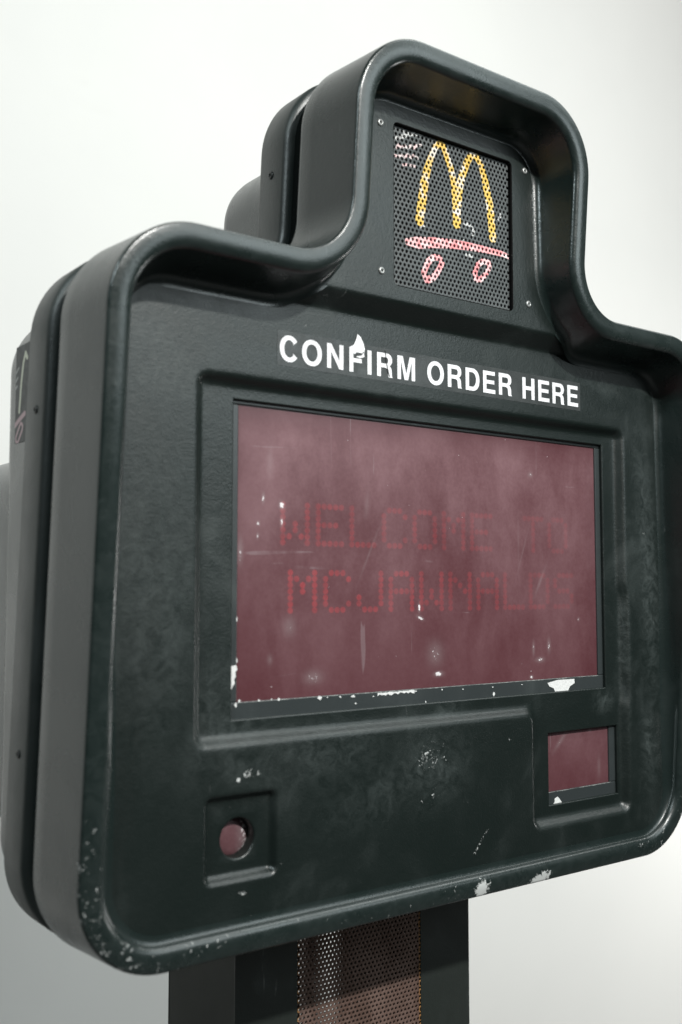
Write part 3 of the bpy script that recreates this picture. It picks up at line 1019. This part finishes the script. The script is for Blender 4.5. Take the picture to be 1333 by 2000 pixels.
def art(x, z):
    yel = np.minimum(d_poly(x, z, [(820, 431, 9), (824, 400, 9.5), (829, 360, 9), (834, 335, 8), (842, 308, 6), (851, 287, 5.5), (860, 279, 5), (866, 285, 6), (872, 300, 7), (880, 326, 7), (887, 355, 7), (892, 395, 10), (893, 437, 9)]),
                     d_poly(x, z, [(894, 400, 9), (898, 365, 8), (904, 340, 8), (912, 318, 7), (921, 303, 6), (929, 303, 6), (940, 322, 6.5), (948, 355, 8), (957, 400, 9), (963, 465, 8.5)]))
    rd = d_poly(x, z, [(797, 472, 6), (815, 474, 10), (850, 474, 9), (890, 477, 8), (920, 482, 7), (950, 488, 6), (982, 496, 5), (998, 504, 4)])
    rd = np.minimum(rd, d_poly(x, z, [(828, 533, 5), (836, 512, 6), (848, 502, 5.5), (860, 504, 5), (864, 514, 5), (856, 530, 5.5), (846, 543, 6), (834, 547, 6)], True))
    rd = np.minimum(rd, d_poly(x, z, [(928, 533, 5), (934, 517, 5), (944, 510, 5), (955, 513, 5), (957, 522, 4.5), (949, 536, 5), (939, 546, 5), (930, 546, 5)], True))
    pk = np.full(x.shape, 1.0)
    for pts in ([(775, 288), (780, 282), (785, 290), (791, 284), (797, 290), (803, 284), (809, 289), (815, 284), (823, 284)],
                [(771, 303), (779, 306), (784, 302), (790, 307), (797, 302), (803, 308), (809, 303), (816, 309)], [(788, 322), (797, 321), (804, 324), (811, 325)]):
        pk = np.minimum(pk, d_poly(x, z, [(a, c_, 2.3) for a, c_ in pts]))
    wh = np.full(x.shape, 1.0)
    for pts in ([(908, 436), (918, 440), (926, 450), (924, 458)], [(905, 470), (915, 484), (928, 480)], [(820, 442), (828, 440)], [(775, 270), (800, 262), (824, 262)],
                [(975, 428), (978, 420)], [(788, 268), (790, 258)], [(820, 262), (826, 256)], [(912, 498), (922, 500)]):
        wh = np.minimum(wh, d_poly(x, z, [(a, c_, 3.2) for a, c_ in pts]))
    return {'d_yellow': yel, 'd_red': rd, 'd_pink': pk, 'd_white': wh}


grille = perforated('speaker_grille', GRL[0] - 0.006, GRL[1] + 0.008, GRL[2] - 0.006, GRL[3] + 0.006, GR_Y, 0.00620, 0.00196, 0.0012, M['grille'], root, art, (0.002, 0.002))
grille['label'] = 'perforated metal speaker grille painted with yellow arches above a red skateboard'
v, f = box_vf(GRL[0] - 0.015, GRL[1] + 0.015, GR_Y + 0.022, GR_Y + 0.024, GRL[2] - 0.015, GRL[3] + 0.015)
mesh_obj('speaker_backing', v, f, M['inner'], grille)


def rivet(x, y, z, nrm, r, mat, parent, name='rivet'):
    prof = [(r, 0.0), (r * 0.96, 0.0007), (r * 0.70, 0.0015), (r * 0.46, 0.0016), (r * 0.36, 0.0010), (r * 0.32, -0.0008), (0.0001, -0.0008)]
    n = 20
    ax_ = Vector(nrm).normalized()
    u = ax_.orthogonal().normalized()
    w = ax_.cross(u)
    v = []
    for rr, h in prof:
        for k in range(n):
            a = math.tau * k / n
            v.append(tuple(Vector((x, y, z)) + u * rr * math.cos(a) + w * rr * math.sin(a) + ax_ * h))
    f = [[j * n + k, j * n + (k + 1) % n, (j + 1) * n + (k + 1) % n, (j + 1) * n + k] for j in range(len(prof) - 1) for k in range(n)]
    return mesh_obj(name, v, f, mat, parent, True)


for x, z in ((-0.1060, 0.5210), (0.1265, 0.5220), (-0.1050, 0.3520), (0.1305, 0.3530)):
    rivet(x, TAB_Y - 0.0002, z, (0, -1, 0), 0.0043, M['rivet'], panel)


def flange_y(z, s):
    return -(RIM_A + RIM_B * z) + s


for px_, py_, xx in ((530, 343, -TW - 0.0051), (71, 800, -HW - 0.0051), (37, 1473, -HW - 0.0051)):
    d = ray(px_, py_)
    t = (xx - CX) / d[0]
    rivet(xx - 0.0002, CY + d[1] * t, d[2] * t, (-1, 0, 0), 0.0046, M['screw'], flange, 'screw')

# ------------------------------------------------------------------ side sticker on the rear housing
m, nt, out = new_mat('side_sticker')
b = NB(nt)
wob = b.math('MULTIPLY', b.math('SUBTRACT', b.noise(260, 3, 0.6), 0.5), 0.001)
c = b.mix(b.rng(b.noise(120, 4), 0.35, 0.7), (0.040, 0.042, 0.042), (0.075, 0.078, 0.076))
for nm_, col in (('d_white', (0.38, 0.38, 0.37)), ('d_red', (0.50, 0.34, 0.36)), ('d_yellow', (0.62, 0.62, 0.50))):
    c = b.mix(b.rng(b.math('ADD', b.attr(nm_), wob), -0.0006, 0.0006, 1.0, 0.0), c, col)
b.bsdf(out, c, 0.5, 0.5)
M['sticker'] = m
SX = -0.4402
ys, ye, zs_, ze_ = 0.143, 0.184, 0.153, 0.256
gy, gz = np.arange(ys, ye + 0.0005, 0.001), np.arange(zs_, ze_ + 0.0005, 0.001)
A_, B_ = np.meshgrid(gy, gz)
shear = 0 * B_
v = np.stack([np.full(A_.size, SX), (A_ + shear).ravel(), B_.ravel()], 1)
n = len(gy)
q = (np.arange(len(gz) - 1)[:, None] * n + np.arange(n - 1)[None]).ravel()
f = np.stack([q, q + n, q + 1 + n, q + 1], 1)
u, w = A_.ravel(), B_.ravel()


def cap2(pts, r):
    best = np.full(u.shape, 1.0)
    for (a0, b0), (a1, b1) in zip(pts[:-1], pts[1:]):
        dx, dz = a1 - a0, b1 - b0
        t = np.clip(((u - a0) * dx + (w - b0) * dz) / (dx * dx + dz * dz), 0, 1)
        best = np.minimum(best, np.hypot(u - a0 - t * dx, w - b0 - t * dz) - r)
    return best


yl = cap2([(0.172, 0.186), (0.168, 0.215), (0.163, 0.236), (0.157, 0.246), (0.152, 0.240)], 0.0024)
rd = np.minimum(cap2([(0.184, 0.172), (0.172, 0.177), (0.156, 0.182)], 0.0028), np.abs(cap2([(0.176, 0.158), (0.166, 0.168)], 0.0045)) - 0.0017)
wh = np.minimum(cap2([(0.188, 0.226), (0.176, 0.233)], 0.0012), np.minimum(cap2([(0.189, 0.217), (0.178, 0.223)], 0.0012), cap2([(0.189, 0.209), (0.180, 0.214)], 0.0012)))
st = mesh_obj('side_sticker', v, f, M['sticker'], root, False, {'d_yellow': yl, 'd_red': rd, 'd_white': wh})
st['label'] = 'small dark picture panel with a pale arch on the rear housing'

# ------------------------------------------------------------------ post
PW, PF, PB = 0.1830, 0.151, 0.311
PNW = 0.0965
PTOP, PBOT = -0.335, -EYE + 0.012
v, f = [], []
e = 0.002
box_vf(-PW, -PW + e, PF + 0.0005, PB - 0.0005, PBOT, PTOP, v, f)
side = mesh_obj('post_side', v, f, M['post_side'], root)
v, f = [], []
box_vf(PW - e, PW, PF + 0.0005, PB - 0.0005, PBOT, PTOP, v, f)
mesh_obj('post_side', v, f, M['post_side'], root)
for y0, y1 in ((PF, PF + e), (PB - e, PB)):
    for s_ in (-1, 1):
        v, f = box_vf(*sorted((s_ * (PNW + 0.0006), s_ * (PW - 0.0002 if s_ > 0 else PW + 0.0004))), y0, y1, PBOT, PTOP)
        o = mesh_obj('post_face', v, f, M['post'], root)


def edge_attr(x, z):
    return {'edge': np.clip((np.abs(x) - (PNW - 0.010)) / 0.010, 0, 1)}


perforated('perforated_panel', -PNW + 0.003, PNW - 0.004, -0.66, PTOP, PF + 0.0006, 0.00620, 0.00175, 0.0012, M['rust'], root, edge_attr)
perforated('perforated_panel', -PNW + 0.003, PNW - 0.004, -0.86, PTOP, PB - 0.002, 0.00640, 0.00150, 0.0012, M['rust'], root, edge_attr, (0.0022, 0.001), 1.10)
for y0, zt in ((PF + 0.0006, -0.665), (PB - 0.002, -0.865)):
    v, f = box_vf(-PNW, PNW, y0, y0 + 0.0012, PBOT, zt)
    mesh_obj('post_cover', v, f, M['rust'], root)
v, f = box_vf(-0.26, 0.26, POST_Y - 0.19, POST_Y + 0.19, -EYE, -EYE + 0.012)
bevel(mesh_obj('base_plate', v, f, M['post'], root), 0.002)
